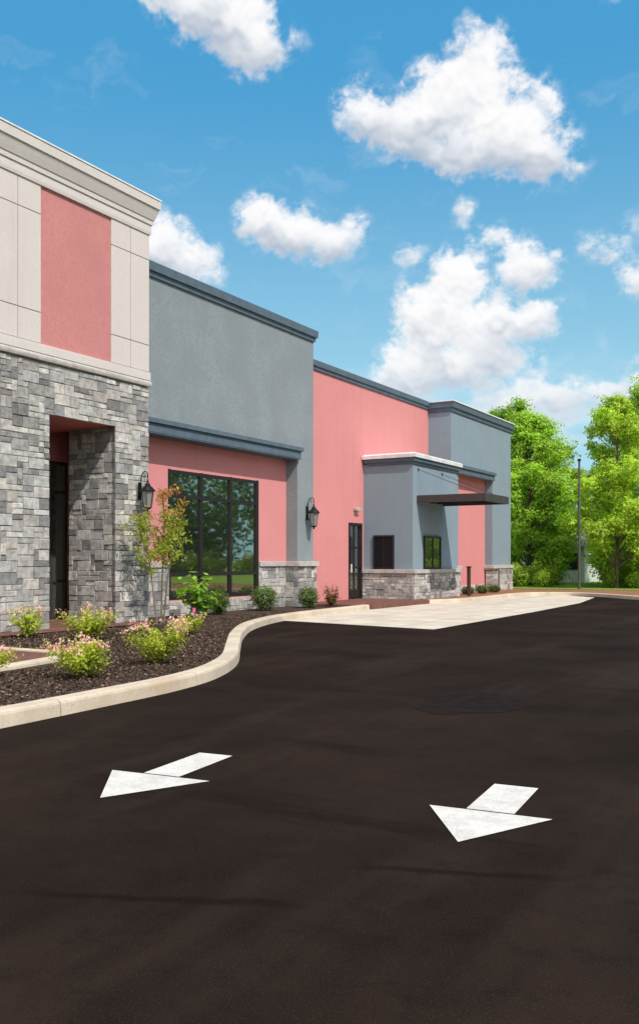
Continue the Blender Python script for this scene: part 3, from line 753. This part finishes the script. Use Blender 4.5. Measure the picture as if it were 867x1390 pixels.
for a,e,ra,re in clouds:
    circ.append((a,e,ra*.92,re*.92,1.0))
    nchild=int(9+ra*3)
    for k in range(nchild):
        th=2*math.pi*(k+cr.random())/nchild
        q=cr.uniform(.55,.95)
        ca,ce=a+ra*q*math.cos(th),e+re*q*math.sin(th)
        rr_=re*cr.uniform(.25,.55)*(1 if math.sin(th)>-.2 else .7)
        circ.append((ca,ce,rr_*1.15,rr_,.75))
        for j in range(3):
            t2=th+cr.uniform(-1.3,1.3);r3=rr_*cr.uniform(.3,.5)
            circ.append((ca+rr_*1.1*math.cos(t2),ce+rr_*.95*math.sin(t2),r3*1.2,r3,.5))
for a,e,ra,re,wt in circ:
    m=2.0
    i0,i1=np.searchsorted(el,[e-re-m,e+re+m]);j0,j1=np.searchsorted(az,[a-ra-m,a+ra+m])
    if i1<=i0 or j1<=j0: continue
    d=((WA[i0:i1,j0:j1]-a)/ra)**2+((WE[i0:i1,j0:j1]-e)/re)**2
    h=np.sqrt(np.clip(1-d,0,None))*min(re,1.6)*(.55+.45*wt)
    H[i0:i1,j0:j1]=np.maximum(H[i0:i1,j0:j1],h)
def sm(x,a,b):
    t=np.clip((x-a)/(b-a),0,1);return t*t*(3-2*t)
def blur(X,r,n=2):
    for _ in range(n):
        for ax in (0,1):
            c=np.cumsum(np.concatenate([np.repeat(X.take([0],axis=ax),r+1,axis=ax),X,np.repeat(X.take([-1],axis=ax),r,axis=ax)],axis=ax),axis=ax)
            s=X.shape[ax]
            X=(c.take(range(2*r+1,2*r+1+s),axis=ax)-c.take(range(0,s),axis=ax))/(2*r+1)
    return X
det=fbm(A*1.5,Eg*1.8,7,41,.54)-.5
wisp=fbm(A*.8+w3*2,Eg*1.9+w4*2,6,91,.6)-.5
mid_=fbm(A*.8+w3,Eg*.9+w4,4,61,.5)-.5
halo=blur(H,7);halo2=blur(H,15)
D=.40*H+.68*halo+(det*1.2+wisp*.9)*sm(halo2,0,.4)*(1-.6*sm(H,.5,1.4))-.09
alpha=sm(D,-.08,.92)**1.2
alpha=alpha*(.80+.20*sm(D,.5,1.2))
Hs=blur(H,6)*.7+mid_*.9*np.clip(halo,0,1)+blur(det,3)*.30*np.clip(halo,0,1)
gy,gx=np.gradient(Hs,STEP)
nz=1/np.sqrt(1+gx*gx+gy*gy)
L=(.10,.68,.72)
lam=(-gx*L[0]-gy*L[1]+L[2])*nz
big=blur(H,18);gyb,_=np.gradient(big,STEP)
shade=.40*sm(lam,-.35,1.0)+.60*sm(-gyb+mid_*.9,-.62,.30)
thin=1-sm(D,.05,.9)
shade=np.clip(shade+thin*.25,0,1)
shade=blur(shade,2,1)
base=np.stack([.41+.59*shade,.485+.51*shade,.60+.40*shade],-1)
hz=(1-sm(Eg,7,14))[...,None]*.45
base=base*(1-hz)+np.array([.70,.82,.90])*hz
veil=sm(fbm(A*.22,Eg*.5,5,81)-.5,-.12,.25)*(1-sm(Eg,7.5,13.5))*.55+sm(fbm(A*.25+w1,Eg*.55+w2,6,71,.6)-.5,.08,.32)*.10
tot=alpha+veil*(1-alpha)+1e-5
base=base*(alpha/tot)[...,None]+np.array([.78,.89,.96])*(1-alpha/tot)[...,None]
alpha=tot
edge=sm(A,-33,-30)*(1-sm(A,30,33))*sm(Eg,5.5,6.8)*(1-sm(Eg,34,37))
alpha=alpha*edge
keepv=alpha>.006
fq=keepv[:-1,:-1]|keepv[1:,:-1]|keepv[:-1,1:]|keepv[1:,1:]
ny,nx=A.shape
idx=np.arange(ny*nx).reshape(ny,nx)
Fq=np.stack([idx[:-1,:-1][fq],idx[:-1,1:][fq],idx[1:,1:][fq],idx[1:,:-1][fq]],1)
usedv=np.unique(Fq);rem=np.zeros(ny*nx,dtype=np.int64);rem[usedv]=np.arange(len(usedv));Fq=rem[Fq]
ar=np.radians(A.ravel()[usedv]+C0);er=np.radians(Eg.ravel()[usedv]);R=1200
Vc=np.stack([np.sin(ar)*np.cos(er),np.cos(ar)*np.cos(er),np.sin(er)],1)*R
cm=bpy.data.materials.new('cloud');cm.use_nodes=True;ct=cm.node_tree;ct.nodes.clear()
at=ct.nodes.new('ShaderNodeAttribute');at.attribute_name='tint'
em=ct.nodes.new('ShaderNodeEmission');tp=ct.nodes.new('ShaderNodeBsdfTransparent');mx=ct.nodes.new('ShaderNodeMixShader');ou=ct.nodes.new('ShaderNodeOutputMaterial')
ct.links.new(at.outputs['Color'],em.inputs[0]);ct.links.new(at.outputs['Alpha'],mx.inputs[0]);ct.links.new(tp.outputs[0],mx.inputs[1]);ct.links.new(em.outputs[0],mx.inputs[2]);ct.links.new(mx.outputs[0],ou.inputs[0])
cm.cycles.emission_sampling='NONE'
sk=npmesh('sky',Vc,Fq,cm);sk['kind']='structure'
ca=sk.data.color_attributes.new('tint','FLOAT_COLOR','POINT')
arr=np.concatenate([base.reshape(-1,3)[usedv],alpha.ravel()[usedv][:,None]],1).astype(np.float32)
ca.data.foreach_set('color',arr.ravel())

# ------------------------------------------------------------------ world
world=bpy.data.worlds.new('World');scene.world=world;world.use_nodes=True
nt=world.node_tree;nt.nodes.clear()
STR=.14
tc=nt.nodes.new('ShaderNodeTexCoord')
sky=nt.nodes.new('ShaderNodeTexSky');sky.sky_type='NISHITA';sky.sun_disc=False
sky.sun_elevation=math.radians(SUN_EL);sky.sun_rotation=math.radians(SUN_AZ)
sky.air_density=1.0;sky.dust_density=1.2;sky.ozone_density=1.2
sep=nt.nodes.new('ShaderNodeSeparateXYZ');nt.links.new(tc.outputs['Generated'],sep.inputs[0])
z=sep.outputs[2]
grad=mixc(nt,ramp(nt,z,.02,.50),(.43/STR,.77/STR,.90/STR),(.06/STR,.36/STR,.68/STR))
fin=mixc(nt,ramp(nt,z,.50,.95,.88,.60),sky.outputs[0],grad)
# unseen broken white cloud, added over the opposite half-sky to light the shaded walls
dt=nt.nodes.new('ShaderNodeVectorMath');dt.operation='DOT_PRODUCT';dt.inputs[1].default_value=(.502,-.865,.15);nt.links.new(tc.outputs['Generated'],dt.inputs[0])
cn=noise(nt,3.2,5,.55,vec=tc.outputs['Generated'])
ml=nt.nodes.new('ShaderNodeMath');ml.operation='MULTIPLY'
nt.links.new(ramp(nt,dt.outputs['Value'],-.05,.35),ml.inputs[0]);nt.links.new(ramp(nt,cn,.38,.54),ml.inputs[1])
ml2=nt.nodes.new('ShaderNodeMath');ml2.operation='MULTIPLY';nt.links.new(ml.outputs[0],ml2.inputs[0]);nt.links.new(ramp(nt,z,.02,.12),ml2.inputs[1])
fin=mixc(nt,ml2.outputs[0],fin,(1.5/STR,1.45/STR,1.38/STR))
bg=nt.nodes.new('ShaderNodeBackground');bg.inputs[1].default_value=STR;nt.links.new(fin,bg.inputs[0])
wo=nt.nodes.new('ShaderNodeOutputWorld');nt.links.new(bg.outputs[0],wo.inputs[0])

sd=bpy.data.lights.new('sun','SUN');sd.energy=4.0;sd.angle=math.radians(.5);sd.color=(1,.925,.84)
so=bpy.data.objects.new('sun',sd);COL.objects.link(so)
e=math.radians(SUN_EL);a=math.radians(SUN_AZ)
dirv=Vector((math.sin(a)*math.cos(e),math.cos(a)*math.cos(e),math.sin(e)))
so.rotation_euler=dirv.to_track_quat('Z','Y').to_euler();so.location=(20,0,30)

cd=bpy.data.cameras.new('camera');cd.sensor_fit='HORIZONTAL';cd.sensor_width=36;cd.lens=51.9;cd.shift_y=65/867
cd.clip_start=.1;cd.clip_end=3000
co=bpy.data.objects.new('camera',cd);COL.objects.link(co);co.location=(0,0,1.5);co.rotation_euler=(math.radians(90),0,math.radians(30.15))
scene.camera=co
